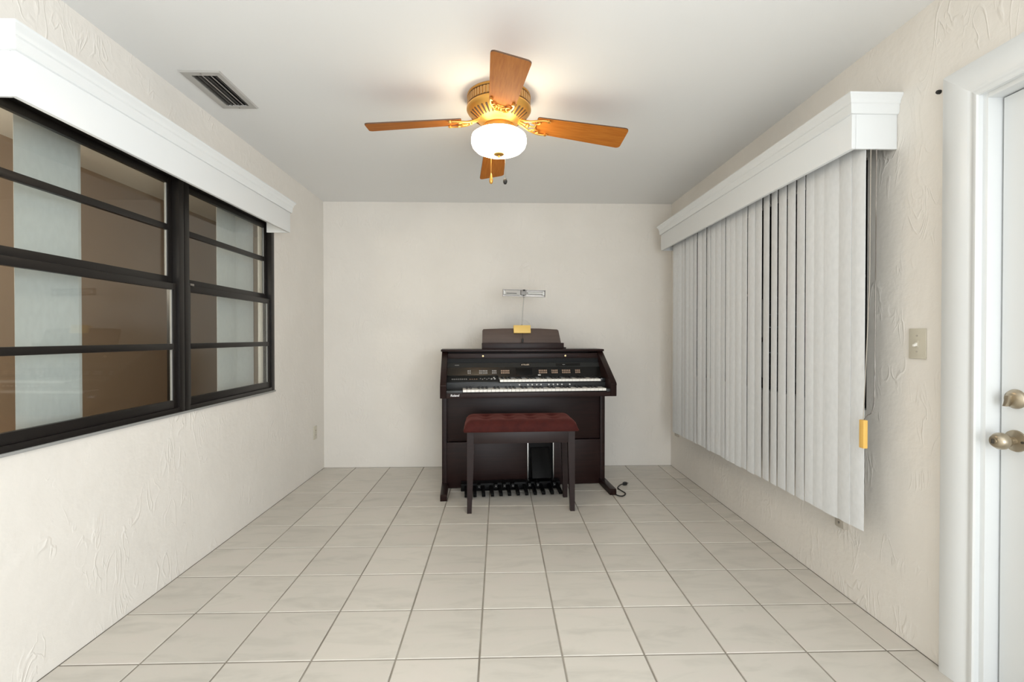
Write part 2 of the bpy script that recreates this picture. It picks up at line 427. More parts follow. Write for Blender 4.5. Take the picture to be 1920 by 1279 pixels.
hung_window('window_1', W1[0], W1[2], W1[1], W1[3], XL+0.002, -1, (2.372, 2.449), 'black framed double window with horizontal bars in left wall')
r2 = hung_window('window_2', W2[0], W2[2], W2[1], W2[3], XR+0.03, 1, (2.90, 2.99), 'dark window in right wall behind the vertical blind')
for k in range(14):                      # unseen boards added outside it to block daylight, keeping the slat gaps dark
    za = W2[1] - 0.03 + k*0.083
    box('light_block_board', (XR+0.150, W2[0]-0.06, za), (XR+0.165, W2[2]+0.06, za+0.081), 'light_block_brown', r2)

# --- fabric panels hanging in the room beyond the window
pb = empty('panel_blind', (-1.775, 1.4, 0)); tag(pb, 'white fabric panels hanging behind the glass of the left window', 'blind')
box('head_rail', (-0.02, 0.0, 2.052), (0.03, 2.05, 2.09), 'grey_vinyl', pb, 0.003)
for ya, yb, dx, tilt in ((1.754, 2.000, 0.0, 0.012), (1.985, 2.045, -0.022, 0.0), (2.973, 3.165, 0.0, 0.010), (3.165, 3.376, -0.012, 0.045)):
    bm = bmesh.new(); n = 8; L = []
    for side in (0, 1):
        for k in range(n+1):
            u = k/n; y = ya + (yb-ya)*u - 1.4; x = dx + tilt*(u-0.5) + 0.004*math.sin(u*PI) - 0.0016*side
            L.append((x, y))
    out = L[:n+1] + list(reversed(L[n+1:]))
    bm_prism(bm, out, 'z', 0.30, 2.055)
    obj('fabric_panel', bm, 'blind_fabric', pb, 30)

# --- door in the right wall, with its casing
door = empty('door_1', (XR, DY0, 0)); tag(door, 'white door with brass knob and deadbolt in right wall', kind='structure')
LX = 0.046                                # leaf face behind the wall face
DW = DY1 - DY0
box('door_leaf', (LX, 0.022, 0.008), (LX+0.044, DW-0.024, DZ1-0.022), 'white_gloss_paint', door, 0.002)
bm = bmesh.new()
bm_box(bm, (0.0, DW-0.018, 0), (0.14, DW-0.0005, DZ1), 0.0015); bm_box(bm, (0.0, 0.0005, 0), (0.14, 0.018, DZ1), 0.0015); bm_box(bm, (0.0, 0.018, DZ1-0.018), (0.14, DW-0.018, DZ1-0.0005), 0.0015)
obj('jamb', bm, 'white_gloss_paint', door, 40)
bm = bmesh.new()
bm_box(bm, (LX+0.012, DW-0.025, 0.0), (LX+0.05, DW-0.017, DZ1-0.02)); bm_box(bm, (LX+0.012, 0.02, DZ1-0.023), (LX+0.05, DW-0.02, DZ1-0.017))
obj('weather_strip', bm, 'grey_vinyl', door)
box('threshold', (0.0, 0.018, 0.0), (0.12, DW-0.018, 0.007), 'steel', door, 0.002)
def casing_profile(a):                    # (distance from opening edge, projection)
    return [(0.0, 0), (0.0, 0.016), (0.004, 0.020), (0.016, 0.020), (0.020, 0.0175), (0.028, 0.0175), (0.034, 0.021), (a-0.008, 0.025), (a, 0.020), (a, 0)]
CW = 0.120
trim = empty('trim_1', (XR, DY0, 0)); tag(trim, 'white door casing in right wall', kind='structure')
pr = casing_profile(CW); rv = 0.004
def mitre(name, path):
    bm = bmesh.new(); rows = []
    for (y, z, dy, dz) in path:
        rows.append([bm.verts.new((-h, y + dy*d, z + dz*d)) for d, h in pr])
    n = len(pr); fs = []
    for r0, r1 in zip(rows, rows[1:]):
        for i in range(n): fs.append(bm.faces.new([r0[i], r1[i], r1[(i+1) % n], r0[(i+1) % n]]))
    fs += [bm.faces.new(rows[0]), bm.faces.new(rows[-1])]
    bmesh.ops.recalc_face_normals(bm, faces=fs)
    return obj(name, bm, 'white_gloss_paint', trim, 35)
ye, zt, ya = DW+rv-0.006, DZ1+rv-0.006, -rv+0.006
mitre('side_casing', [(ye, 0, 1, 0), (ye, zt, 1, 1)])
mitre('head_casing', [(ye, zt, 1, 1), (ya, zt, -1, 1)])
mitre('side_casing', [(ya, zt, -1, 1), (ya, 0, -1, 0)])
# knob and deadbolt
ky, kz = 1.437-DY0, 0.868
kb = lathe('knob', [(0.002, LX-0.072), (0.014, LX-0.072), (0.020, LX-0.068), (0.0265, LX-0.056), (0.027, LX-0.046), (0.022, LX-0.034), (0.0125, LX-0.026), (0.0125, LX-0.008), (0.020, LX-0.007), (0.0335, LX-0.004), (0.035, LX), (0.035, LX+0.003)], 'door_hardware', door, 40, (0, ky, kz), 'x')
lathe('key_cylinder', [(0.002, LX-0.0755), (0.009, LX-0.0755), (0.0095, LX-0.070), (0.0095, LX-0.065)], 'door_hardware', kb, 24, (0, ky, kz), 'x')
box('thumb_turn', (LX-0.080, ky-0.002, kz-0.007), (LX-0.073, ky+0.002, kz+0.007), 'door_hardware_dark', kb, 0.001)
lathe('set_screw', [(0.001, LX-0.009), (0.004, LX-0.009), (0.004, LX-0.002)], 'door_hardware_dark', kb, 12, (0, ky-0.025, kz+0.0), 'x')
dz = 1.002
db = lathe('deadbolt', [(0.002, LX-0.016), (0.018, LX-0.016), (0.022, LX-0.013), (0.028, LX-0.010), (0.031, LX-0.004), (0.031, LX+0.003)], 'door_hardware', door, 40, (0, ky, dz), 'x')
prism('thumb_turn', [(ky-0.006, dz+0.012), (ky+0.006, dz+0.012), (ky+0.010, dz-0.010), (ky+0.014, dz-0.024), (ky+0.004, dz-0.024), (ky-0.005, dz-0.006)], 'x', LX-0.032, LX-0.014, 'door_hardware', db, 0.003, 40)

# ------------------------------------------------------------------ valances
def valance(name, xw, sgn, y0, y1, zb, zt, dep, lab):
    """box pelmet with crown along the top; xw wall plane, sgn = direction into the room"""
    root = empty(name, (xw, y0, zb)); tag(root, lab, 'valance')
    L, Hh = y1-y0, zt-zb
    th = 0.018; X = lambda d: sgn*d
    a, b = sorted((X(dep-th), X(dep)))
    box('front_board', (a, 0, 0), (b, L, Hh-0.004), 'white_gloss_paint', root, 0.004)
    for q in ((0, 0.011), (L-0.011, L)):
        a, b = sorted((X(0.0005), X(dep-th+0.0005)))
        box('end_board', (a, q[0], 0), (b, q[1], Hh-0.004), 'white_gloss_paint', root, 0.003)
    a, b = sorted((X(0.0005), X(dep-0.001)))
    box('top_board', (a, 0.001, Hh-0.014), (b, L-0.001, Hh-0.003), 'white_gloss_paint', root)
    # crown: swept with mitred corners round front and both ends
    hz = Hh*0.36
    prof = [(0.0005, Hh-hz), (0.006, Hh-hz+0.002), (0.010, Hh-hz+0.010), (0.011, Hh-0.040), (0.015, Hh-0.036), (0.0155, Hh-0.028), (0.018, Hh-0.022), (0.025, Hh-0.012), (0.028, Hh-0.008), (0.028, Hh), (0.0005, Hh)]
    bm = bmesh.new(); rows = []
    for (bx, by, ox, oy) in ((0.0005, 0, 0, -1), (dep, 0, 1, -1), (dep, L, 1, 1), (0.0005, L, 0, 1)):
        rows.append([bm.verts.new((X(bx + ox*d), by + oy*d, z)) for d, z in prof])
    n = len(prof); fs = []
    for r0, r1 in zip(rows, rows[1:]):
        for i in range(n): fs.append(bm.faces.new([r0[i], r1[i], r1[(i+1) % n], r0[(i+1) % n]]))
    fs += [bm.faces.new(rows[0]), bm.faces.new(rows[-1])]
    bmesh.ops.recalc_face_normals(bm, faces=fs)
    obj('crown_moulding', bm, 'white_gloss_paint', root, 30)
    return root
valance('window_valance', XL, 1, 1.440, 3.270, 1.924, 2.138, 0.160, 'long white box valance with crown moulding above the black window')
valance('window_valance', XR, -1, 1.835, 4.045, 1.957, 2.172, 0.188, 'white box valance with crown moulding above the vertical blind')

# ------------------------------------------------------------------ vertical blind on the right
vb = empty('vertical_blind', (1.48, 1.85, 0)); tag(vb, 'white vertical blind with long fabric slats on right wall', 'blind')
BX = 0.0
box('head_rail', (-0.022, 0.012, 1.985), (0.022, 2.15, 2.02), 'grey_vinyl', vb, 0.003)
box('end_cap', (-0.02, 0.0, 1.975), (0.022, 0.012, 2.022), 'black_plastic', vb, 0.002)
edges = [1.850, 1.919, 1.995, 2.076, 2.147, 2.214, 2.288, 2.361, 2.440, 2.510, 2.585, 2.662, 2.741, 2.812, 2.878, 2.944, 3.010, 3.081, 3.151, 3.227, 3.293, 3.369, 3.448, 3.523, 3.598, 3.675, 3.752, 3.838, 3.925]
dark = {1.919: 0.6, 2.214: 1.0, 2.288: 0.6, 2.361: 0.55, 2.440: 0.95, 2.510: 1.25, 2.585: 0.75, 2.741: 0.7, 3.010: 0.8, 3.227: 0.6, 3.293: 0.4, 3.448: 0.9, 3.675: 0.7}
for k in range(len(edges)-1):
    ya, yb = edges[k], edges[k+1]
    g = dark.get(ya, 0.12)
    gn = dark.get(yb, 0.0)                # gap at the far edge when the next slat stands off
    ea = ya - (0.002 if g > 0.3 else 0.004); eb = yb + (0.004 if gn < 0.3 else -gn*(0.003 + 0.0065*(yb-1.85)))
    w_ = eb - ea
    ang = math.radians(1.5 + 4.5*g + random.uniform(-.5, .5)) if g > 0.3 else math.radians(random.uniform(-4.0, 0.5))
    n = 6; top, bot = 1.99, 0.407 + 0.004*random.uniform(-1, 1) - 0.012*(ya-1.85)/2
    bm = bmesh.new(); F = []; Bk = []
    for q in range(n+1):
        u = (q/n - 0.5)*w_; bow = 0.0028*(1-(2*q/n-1)**2)
        F.append((-bow, u)); Bk.append((-bow+0.0012, u))
    pts = [(x*math.cos(ang)+y*math.sin(ang), -x*math.sin(ang)+y*math.cos(ang)) for x, y in F + Bk[::-1]]
    cy = (ea+eb)/2 - 1.85
    bm_prism(bm, [(x, y+cy) for x, y in pts], 'z', bot, top)
    obj('slat', bm, 'blind_fabric', vb, 35)
# control cord and bead chain with their yellow weight
tube('control_cord', [(0.012, -0.016, 1.955), (0.010, -0.016, 1.4), (-0.012, -0.016, 0.865)], 0.0016, 'grey_putty', vb, 6)
tube('bead_chain', spline([(0.034, -0.018, 1.955), (0.034, -0.017, 1.5), (0.034, -0.016, 1.05), (0.032, -0.016, 0.94), (0.022, -0.016, 0.895), (0.004, -0.016, 0.882), (-0.010, -0.016, 0.865)], 8), 0.0021, 'steel', vb, 6)
box('cord_weight', (-0.022, -0.030, 0.752), (-0.004, -0.006, 0.866), 'yellow_paper', vb, 0.003)['label'] = 'yellow cord weight'

# ------------------------------------------------------------------ small wall and ceiling fittings
def wall_plate(name, x, sgn, y, z, w_, h_, lab, cat, m, toggles=None, sockets=None, group=None):
    root = empty(name, (x, y, z)); tag(root, lab, cat, group)
    a, b = sorted((0, sgn*0.006)); box('cover_plate', (a, -w_/2, -h_/2), (b, w_/2, h_/2), m, root, 0.0025)
    if toggles:
        a, b = sorted((sgn*0.0055, sgn*0.008)); box('toggle_surround', (a, -0.006, -0.013), (b, 0.006, 0.013), m, root)
        bm = bmesh.new(); bm_prism(bm, [(sgn*0.005, -0.008), (sgn*0.020, -0.011), (sgn*0.020, -0.004), (sgn*0.005, 0.006)], 'y', -0.004, 0.004)
        obj('toggle', bm, 'ivory_key', root)
        for zz in (-0.030, 0.030):
            lathe('screw', [(0.001, sgn*0.0075), (0.0035, sgn*0.0075), (0.0035, sgn*0.005)], 'grey_putty', root, 12, (0, 0, zz), 'x')
    if sockets:
        for zz in (-0.02, 0.02):
            a, b = sorted((sgn*0.0055, sgn*0.008)); s = box('socket', (a, -0.016, zz-0.014), (b, 0.016, zz+0.014), m, root, 0.001)
            for yy in (-0.006, 0.006):
                a2, b2 = sorted((sgn*0.0075, sgn*0.0085)); box('slot', (a2, yy-0.0012, zz-0.005), (b2, yy+0.0012, zz+0.005), 'slot_dark', s)
        lathe('screw', [(0.001, sgn*0.0075), (0.003, sgn*0.0075), (0.003, sgn*0.005)], 'grey_putty', root, 12, (0, 0, 0), 'x')
    return root
wall_plate('light_switch', XR, -1, 1.735, 1.175, 0.072, 0.116, 'cream light switch plate beside the white door casing', 'switch', 'cream_plastic', toggles=True)
wall_plate('wall_outlet', XL, 1, 4.088, 0.366, 0.070, 0.116, 'cream wall outlet low on left wall near far corner', 'outlet', 'cream_plastic', sockets=True)
def hold_down(y, z, lab):
    root = empty('blind_bracket', (XR, y, z)); tag(root, lab, 'bracket', 'brackets under the vertical blind')
    prism('bracket_body', [(0, -0.026), (-0.018, -0.026), (-0.024, -0.020), (-0.024, 0.018), (-0.018, 0.024), (0, 0.024)], 'y', -0.027, 0.027, 'grey_putty', root, 0.002, 40)
    lathe('screw', [(0.001, -0.0265), (0.005, -0.0265), (0.005, -0.023)], 'steel', root, 12, (0, 0, 0), 'x')
hold_down(2.112, 0.338, 'small beige bracket under the near end of the vertical blind')
hold_down(4.12, 0.335, 'small beige bracket under the far end of the vertical blind')
bm = bmesh.new(); bm_lathe(bm, [(0.001, -0.012), (0.0055, -0.012), (0.0075, -0.007), (0.0075, 0.001)], 14, (0, 0, 0), 'x')
sc = obj('wall_screw', bm, 'rubber_black', None, 40); sc.location = (XR, 1.655, 2.092); sc.rotation_euler = (0, 0, 0)
tag(sc, 'small black screw head in plaster near the door casing corner', 'screw')

# ceiling vent
vt = empty('ceiling_vent', (-1.397, 2.3825, ZC)); tag(vt, 'grey metal air vent with louvres in the ceiling', 'vent')
hx0, hx1, hy0, hy1 = VX0+1.397, VX1+1.397, VY0-2.3825, VY1-2.3825
ox0, ox1, oy0, oy1 = -0.100, 0.093, -0.178, 0.178
bm = bmesh.new(); zf = -0.007
O = [(ox0, oy0, 0), (ox1, oy0, 0), (ox1, oy1, 0), (ox0, oy1, 0)]
M1 = [(ox0+0.006, oy0+0.006, zf), (ox1-0.006, oy0+0.006, zf), (ox1-0.006, oy1-0.006, zf), (ox0+0.006, oy1-0.006, zf)]
I = [(hx0, hy0, zf), (hx1, hy0, zf), (hx1, hy1, zf), (hx0, hy1, zf)]
J = [(hx0, hy0, 0.02), (hx1, hy0, 0.02), (hx1, hy1, 0.02), (hx0, hy1, 0.02)]
R_ = [[bm.verts.new(p) for p in r] for r in (O, M1, I, J)]
for r0, r1 in zip(R_, R_[1:]):
    for i in range(4): bm.faces.new([r0[i], r0[(i+1) % 4], r1[(i+1) % 4], r1[i]])
bmesh.ops.recalc_face_normals(bm, faces=bm.faces[:])
bmesh.ops.reverse_faces(bm, faces=bm.faces[:]) if False else None
obj('vent_frame', bm, 'vent_grey', vt)
bm = bmesh.new()
for lo, hi in (((hx0-0.003, hy0-0.003, 0.02), (hx0, hy1+0.003, 0.12)), ((hx1, hy0-0.003, 0.02), (hx1+0.003, hy1+0.003, 0.12)), ((hx0, hy0-0.003, 0.02), (hx1, hy0, 0.12)), ((hx0, hy1, 0.02), (hx1, hy1+0.003, 0.12)), ((hx0-0.003, hy0-0.003, 0.12), (hx1+0.003, hy1+0.003, 0.123))):
    bm_box(bm, lo, hi)
obj('duct', bm, 'dark_void', vt)
for k in range(6):                        # thin curved louvres, lighter lip along the lower edge
    cx_ = hx0 + (hx1-hx0)*(k+0.5)/6; lean = 0.006 if k < 3 else -0.006
    lv = prism('louvre', [(cx_-0.0008, -0.004), (cx_+0.0008, -0.004), (cx_+0.0008+lean*0.4, 0.006), (cx_+0.0008+lean, 0.014), (cx_-0.0008+lean, 0.014), (cx_-0.0008+lean*0.4, 0.006)], 'y', hy0+0.001, hy1-0.001, 'vent_dark', vt)
    box('louvre_lip', (cx_-0.0016, hy0+0.001, -0.0055), (cx_+0.0016, hy1-0.001, -0.0038), 'vent_grey' if k in (2, 4) else 'vent_dark', lv)
for sy in (oy0+0.016, oy1-0.016):
    lathe('screw', [(0.001, zf-0.002), (0.0035, zf-0.002), (0.004, zf+0.001)], 'steel', vt, 10, (-0.002, sy, 0))

# ------------------------------------------------------------------ ceiling fan
FX, FY = -0.004, 2.405
fan = empty('ceiling_fan', (FX, FY, ZC)); tag(fan, 'four-bladed ceiling fan with gold housing and lit white glass bowl', 'ceiling fan')
hs = lathe('motor_housing', [(0.155, 0), (0.163, -0.004), (0.164, -0.012), (0.158, -0.017), (0.158, -0.058), (0.165, -0.064), (0.166, -0.074), (0.160, -0.084), (0.148, -0.096), (0.105, -0.128), (0.085, -0.140), (0.078, -0.150), (0.05, -0.152)], 'antique_gold', fan, 64)
fl = bmesh.new()
for i in range(56):
    a = 2*PI*i/56; ca, sa = math.cos(a), math.sin(a)
    M = Matrix.Rotation(a, 4, 'Z') @ Matrix.Translation((0.159, 0, -0.0375))
    s = len(fl.verts); bm_box(fl, (-0.002, -0.0058, -0.018), (0.0035, 0.0058, 0.018)); fl.verts.ensure_lookup_table()
    for v in fl.verts[s:]: v.co = M @ v.co
obj('fluted_band', fl, 'gold_wood_band', hs)
bm = bmesh.new(); bm_prism(bm, [(-0.023, -0.0034), (0.022, -0.0056), (0.026, 0), (0.022, 0.0056), (-0.023, 0.0034), (-0.026, 0)], 'z', -0.002, 0.0015, 0.001)
slot_me = mesh_of(bm, 'housing_slot', 'slot_dark')
for zr, rr_ in ((-0.0165, 0.1605), (-0.060, 0.1625)):
    lathe('band_groove', [(rr_-0.004, zr+0.002), (rr_+0.0012, zr+0.001), (rr_+0.0012, zr-0.001), (rr_-0.004, zr-0.002)], 'slot_dark', hs, 64)
sl_ang = math.atan2(-0.032, 0.043)
for i in range(36):
    a = 2*PI*(i+0.5)/36
    if i % 9 in (0, 8): continue          # plain gold where the blade irons sit
    o = link('housing_slot', slot_me, hs)
    o.matrix_local = Matrix.Rotation(a, 4, 'Z') @ Matrix.Translation((0.1275, 0, -0.1110)) @ Matrix.Rotation(sl_ang, 4, 'Y')
lathe('switch_housing', [(0.075, -0.150), (0.080, -0.155), (0.080, -0.172), (0.095, -0.182), (0.108, -0.188), (0.108, -0.196), (0.02, -0.197)], 'antique_gold', fan, 48)
bowl = lathe('glass_bowl', [(0.098, -0.190), (0.124, -0.195), (0.139, -0.206), (0.1425, -0.222), (0.142, -0.240), (0.136, -0.258), (0.122, -0.273), (0.098, -0.284), (0.062, -0.292), (0.022, -0.2955), (0.003, -0.296)], 'lit_opal_glass', fan, 64)
lathe('finial', [(0.027, -0.293), (0.027, -0.298), (0.018, -0.303), (0.008, -0.306), (0.006, -0.313), (0.001, -0.315)], 'antique_gold', bowl, 32)
def pull(x, y, zb, prof, m, chain_m, lab):
    ch = tube('pull_chain', [(x, y, -0.290), (x, y, zb)], 0.0013, chain_m, fan, 6)
    p = lathe('pull_knob', [(r, zb + z) for r, z in prof], m, ch, 20, (x, y, 0)); p['label'] = lab
pull(-0.040, -0.02, -0.405, [(0.001, 0.004), (0.003, 0), (0.005, -0.010), (0.0095, -0.030), (0.010, -0.038), (0.007, -0.048), (0.001, -0.052)], 'antique_gold', 'antique_gold', 'teardrop gold pull')
pull(0.032, -0.02, -0.428, [(0.001, 0.003), (0.006, 0), (0.0105, -0.010), (0.0105, -0.019), (0.006, -0.028), (0.001, -0.030)], 'rubber_black', 'steel', 'round black pull')
# blades: flat tapered board with rounded corners, root at r=.195, tip r=.665
def blade_outline():
    r0, r1, w0, w1 = 0.195, 0.668, 0.062, 0.080
    pts = []
    for cx_, cy_, rad, a0, a1 in ((r1-0.020, w1-0.020, 0.020, 90, 0), (r1-0.020, -w1+0.020, 0.020, 0, -90), (r0+0.012, -w0+0.012, 0.012, -90, -180), (r0+0.012, w0-0.012, 0.012, 180, 90)):
        for k in range(6):
            a = math.radians(a0+(a1-a0)*k/5); pts.append((cx_+rad*math.cos(a), cy_+rad*math.sin(a)))
    return pts
bm = bmesh.new(); bm_prism(bm, blade_outline(), 'z', -0.003, 0.003)
for f in bm.faces: f.material_index = 0 if len(f.verts) > 6 else 1
blade_me = mesh_of(bm, 'blade', ['blade_wood', 'blade_edge'])
def iron_mesh():
    bm = bmesh.new()
    for s in (-1, 1):                     # two scrolled arms, curl ends and cross links under the blade root
        bm_tube(bm, spline([(0.090, s*0.012, 0.012), (0.125, s*0.022, 0.0), (0.160, s*0.034, -0.010), (0.200, s*0.050, -0.011), (0.235, s*0.056, -0.010), (0.262, s*0.050, -0.009)], 5), 0.0065, 8, 0.0045)
        bm_tube(bm, spline([(0.165, s*0.030, -0.010), (0.185, s*0.022, -0.011), (0.205, s*0.026, -0.011), (0.212, s*0.038, -0.011), (0.200, s*0.046, -0.011)], 5), 0.0042, 6)
        bm_lathe(bm, [(0.001, -0.016), (0.007, -0.015), (0.008, -0.008), (0.008, -0.004)], 12, (0.252, s*0.052, 0))
    bm_tube(bm, spline([(0.180, -0.040, -0.009), (0.192, -0.018, -0.010), (0.188, 0, -0.010), (0.192, 0.018, -0.010), (0.180, 0.040, -0.009)], 5), 0.0045, 6)
    bm_tube(bm, spline([(0.090, 0, 0.010), (0.130, 0, -0.002), (0.165, 0, -0.012), (0.190, 0, -0.012)], 5), 0.0065, 8, 0.004)
    bm_lathe(bm, [(0.001, -0.019), (0.009, -0.017), (0.012, -0.010), (0.010, -0.002)], 14, (0.150, 0, 0))
    return mesh_of(bm, 'blade_iron', 'antique_gold', 60)
iron_me = iron_mesh()
ROT = math.radians(4.2)
for k in range(4):
    a = ROT + k*PI/2
    droop = math.radians(6.0)
    M = Matrix.Translation((0, 0, -0.118)) @ Matrix.Rotation(a, 4, 'Z') @ Matrix.Rotation(droop, 4, 'Y') @ Matrix.Rotation(math.radians(-12), 4, 'X')
    b_ = link('blade', blade_me, fan); b_.matrix_local = M
    i_ = link('blade_iron', iron_me, b_); i_.location = (0, 0, 0.0)

# ------------------------------------------------------------------ organ (local frame: x along the console, y to the wall, z up)
PHI = math.radians(4.65)
org = empty('electronic_organ', (-0.435, 3.385, 0), PHI)
tag(org, 'dark mahogany two-manual electronic organ standing against the far wall', 'organ')
OW = 1.325; CH = 0.045
cheek = [(0.004, 0.752), (0.0, 0.760), (0.0, 0.832), (-0.004, 0.838), (-0.004, 0.848), (0.008, 0.860), (0.352, 1.082), (0.60, 1.082), (0.60, 0.752)]
for x0 in (0, OW-CH): prism('cheek_panel', cheek, 'x', x0, x0+CH, 'organ_wood', org, 0.003, 35)
for x0 in (0.002, OW-CH+0.004):
    prism('side_panel', [(0.280, 0.045), (0.280, 0.755), (0.595, 0.755), (0.595, 0.045)], 'x', x0, x0+0.038, 'organ_wood', org, 0.003, 35)
for x0 in (0.0, OW-0.050):
    prism('foot', [(0.004, 0.0), (0.0, 0.006), (0.0, 0.040), (0.008, 0.047), (0.590, 0.047), (0.60, 0.040), (0.60, 0.0)], 'x', x0, x0+0.050, 'organ_wood', org, 0.003, 35)
box('top_board', (-0.008, 0.340, 1.082), (OW+0.008, 0.605, 1.101), 'organ_wood', org, 0.005)
box('back_board', (CH, 0.585, 0.05), (OW-CH, 0.600, 1.082), 'organ_wood', org)
fs = box('roll_top_rail', (CH, 0.345, 1.026), (OW-CH, 0.375, 1.068), 'organ_wood', org, 0.004)
for x in (0.328, 1.005): lathe('lid_knob', [(0.001, 0.331), (0.007, 0.332), (0.009, 0.337), (0.007, 0.346)], 'brass_knob', fs, 20, (x, 0, 1.047), 'y')
kb_ = box('key_bed', (CH, 0.004, 0.752), (OW-CH, 0.590, 0.788), 'organ_wood', org, 0.002)
t_ = link('maker_lettering', text_mesh('maker_lettering', 'Roland', 0.0225, 'print_white', 0.0004, 0.15, 0.0006), kb_, (0.107, 0.0036, 0.772), (PI/2, 0, 0))
# left-hand control block, piston strip, sloping control panels
box('key_slip', (CH, 0.006, 0.786), (0.163, 0.160, 0.808), 'grey_panel', org, 0.003)
box('key_slip', (1.251, 0.006, 0.786), (OW-CH, 0.160, 0.808), 'grey_panel', org, 0.003)
ps = box('piston_rail', (CH, 0.135, 0.786), (OW-CH, 0.160, 0.850), 'grey_panel', org, 0.003)
for x in (0.599, 0.664, 0.698, 0.733, 0.767, 0.828, 0.863, 0.897, 0.931, 0.993):
    lathe('piston', [(0.001, 0.127), (0.0055, 0.127), (0.0065, 0.129), (0.0065, 0.136)], 'white_button', ps, 14, (x, 0, 0.833), 'y')
box('piston', (0.528, 0.131, 0.829), (0.535, 0.136, 0.835), 'grey_button', ps)
lb = prism('drawbar_block', [(0.150, 0.846), (0.150, 0.856), (0.262, 0.898), (0.262, 0.846)], 'x', CH, 0.445, 'grey_panel', org, 0.002, 35)
sl = math.atan2(0.042, 0.112)
def on_slope(name, x, u, w_, l_, m, par, h=0.004):
    o = box(name, (-w_/2, -l_/2, -0.001), (w_/2, l_/2, h), m, par, 0.0008)
    o.matrix_local = Matrix.Translation((x, 0.150+u*math.cos(sl), 0.856+u*math.sin(sl))) @ Matrix.Rotation(sl, 4, 'X')
for k in range(8): on_slope('drawbar_tab', 0.085+k*0.0155, 0.050, 0.010, 0.012, 'grey_button', lb)
for k in range(4): on_slope('rocker_button', 0.222+k*0.017, 0.048, 0.009, 0.008, 'amber_button', lb)
for k, u in enumerate((0.055, 0.045, 0.060, 0.045, 0.060, 0.045)): on_slope('round_button', 0.302+k*0.0165, u, 0.009, 0.010, 'grey_button', lb)
for x, u in ((0.388, 0.050), (0.408, 0.072), (0.414, 0.050)): on_slope('tab_button', x, u, 0.012, 0.010, 'white_button', lb)
box('cheek_block', (CH, 0.135, 0.846), (OW-CH, 0.290, 0.850), 'black_panel', org)
# control panel behind the upper manual
cp0, cp1 = Vector((0, 0.258, 0.882)), Vector((0, 0.298, 0.958))
cp = prism('control_panel', [(0.258, 0.882), (0.298, 0.958), (0.34, 0.958), (0.34, 0.850), (0.258, 0.850)], 'x', CH, OW-CH, 'black_panel', org)
cd = (cp1-cp0).normalized(); ca_ = math.atan2(cd.z, cd.y)
def on_panel(name, x, f, w_, h_, m, par=cp, th=0.0035):
    o = box(name, (-w_/2, -h_/2, -0.0005), (w_/2, h_/2, th), m, par, 0.0006)
    p = cp0 + (cp1-cp0)*f
    o.matrix_local = Matrix.Translation((x, p.y, p.z)) @ Matrix.Rotation(ca_, 4, 'X')
for x0, x1, n, m in ((0.202, 0.230, 2, 'grey_button'), (0.293, 0.362, 5, 'grey_button'), (0.396, 0.434, 3, 'grey_button'), (0.466, 0.538, 5, 'amber_button'),
                     (0.772, 0.843, 5, 'amber_button'), (0.876, 0.930, 4, 'amber_button'), (0.962, 1.034, 5, 'amber_button'), (1.071, 1.115, 3, 'amber_button')):
    for k in range(n):
        for f in (0.42, 0.63): on_panel('panel_button', x0 + (x1-x0)*(k+0.5)/n, f, (x1-x0)/n*0.72, 0.013, m)
on_panel('display_screen', 0.655, 0.55, 0.135, 0.058, 'black_plastic', th=0.001)
on_panel('tab_button', 0.776, 0.18, 0.022, 0.009, 'white_button')
up = prism('upper_panel', [(0.298, 0.958), (0.322, 0.992), (0.36, 0.992), (0.36, 0.958)], 'x', CH, OW-CH, 'grey_panel', org)
ua = math.atan2(0.034, 0.024)
em = lathe('emblem', [(0.001, 0.0012), (0.0385, 0.0012), (0.040, 0.0), (0.040, -0.001)], 'black_plastic', up, 40)
em.matrix_local = Matrix.Translation((0.668, 0.3105, 0.9755)) @ Matrix.Rotation(ua, 4, 'X') @ Matrix.Diagonal((1, 0.42, 1, 1))
tm = link('emblem_lettering', text_mesh('emblem_lettering', 'ATELIER', 0.0185, 'print_bronze', 0.0004, 0, 0.0003), up)
tm.matrix_local = Matrix.Translation((0.668, 0.3095, 0.9762)) @ Matrix.Rotation(ua, 4, 'X')
def on_upper(name, x, w_, h_, m):
    o = box(name, (-w_/2, -h_/2, -0.0005), (w_/2, h_/2, 0.002), m, up, 0.0006)
    o.matrix_local = Matrix.Translation((x, 0.3105, 0.9755)) @ Matrix.Rotation(ua, 4, 'X')
on_upper('disk_slot', 1.02, 0.20, 0.022, 'black_panel'); on_upper('slot_label', 0.985, 0.022, 0.006, 'white_button'); on_upper('power_label', 0.120, 0.034, 0.005, 'grey_button')
box('panel_header', (CH, 0.338, 0.992), (OW-CH, 0.36, 1.027), 'black_plastic', org)
# manuals
def manual(name, x0, x1, nwhite, yf, zt, length, start):
    root = box(name, (x0-0.003, yf+0.006, zt-0.026), (x1+0.003, yf+length, zt-0.012), 'black_plastic', org)
    wpitch = (x1-x0)/nwhite
    bm = bmesh.new(); bm_box(bm, (0.0006, 0, -0.018), (wpitch-0.0006, length, 0), 0.0012); wm = mesh_of(bm, 'white_key', 'ivory_key')
    bm = bmesh.new(); bm_prism(bm, [(0, -0.004), (0.004, 0.009), (length*0.62, 0.0105), (length*0.62, -0.004)], 'x', -wpitch*0.24, wpitch*0.24, 0.001); km = mesh_of(bm, 'black_key', 'ebony_key')
    for i in range(nwhite):
        link('white_key', wm, root, (x0+i*wpitch, yf, zt))
        if (i+start) % 7 in (0, 1, 3, 4, 5) and i < nwhite-1:
            link('black_key', km, root, (x0+(i+1)*wpitch, yf+length*0.38, zt))
manual('lower_manual', 0.165, 1.249, 36, 0.014, 0.812, 0.124, 0)
manual('upper_manual', 0.448, 1.240, 28, 0.126, 0.874, 0.132, 3)
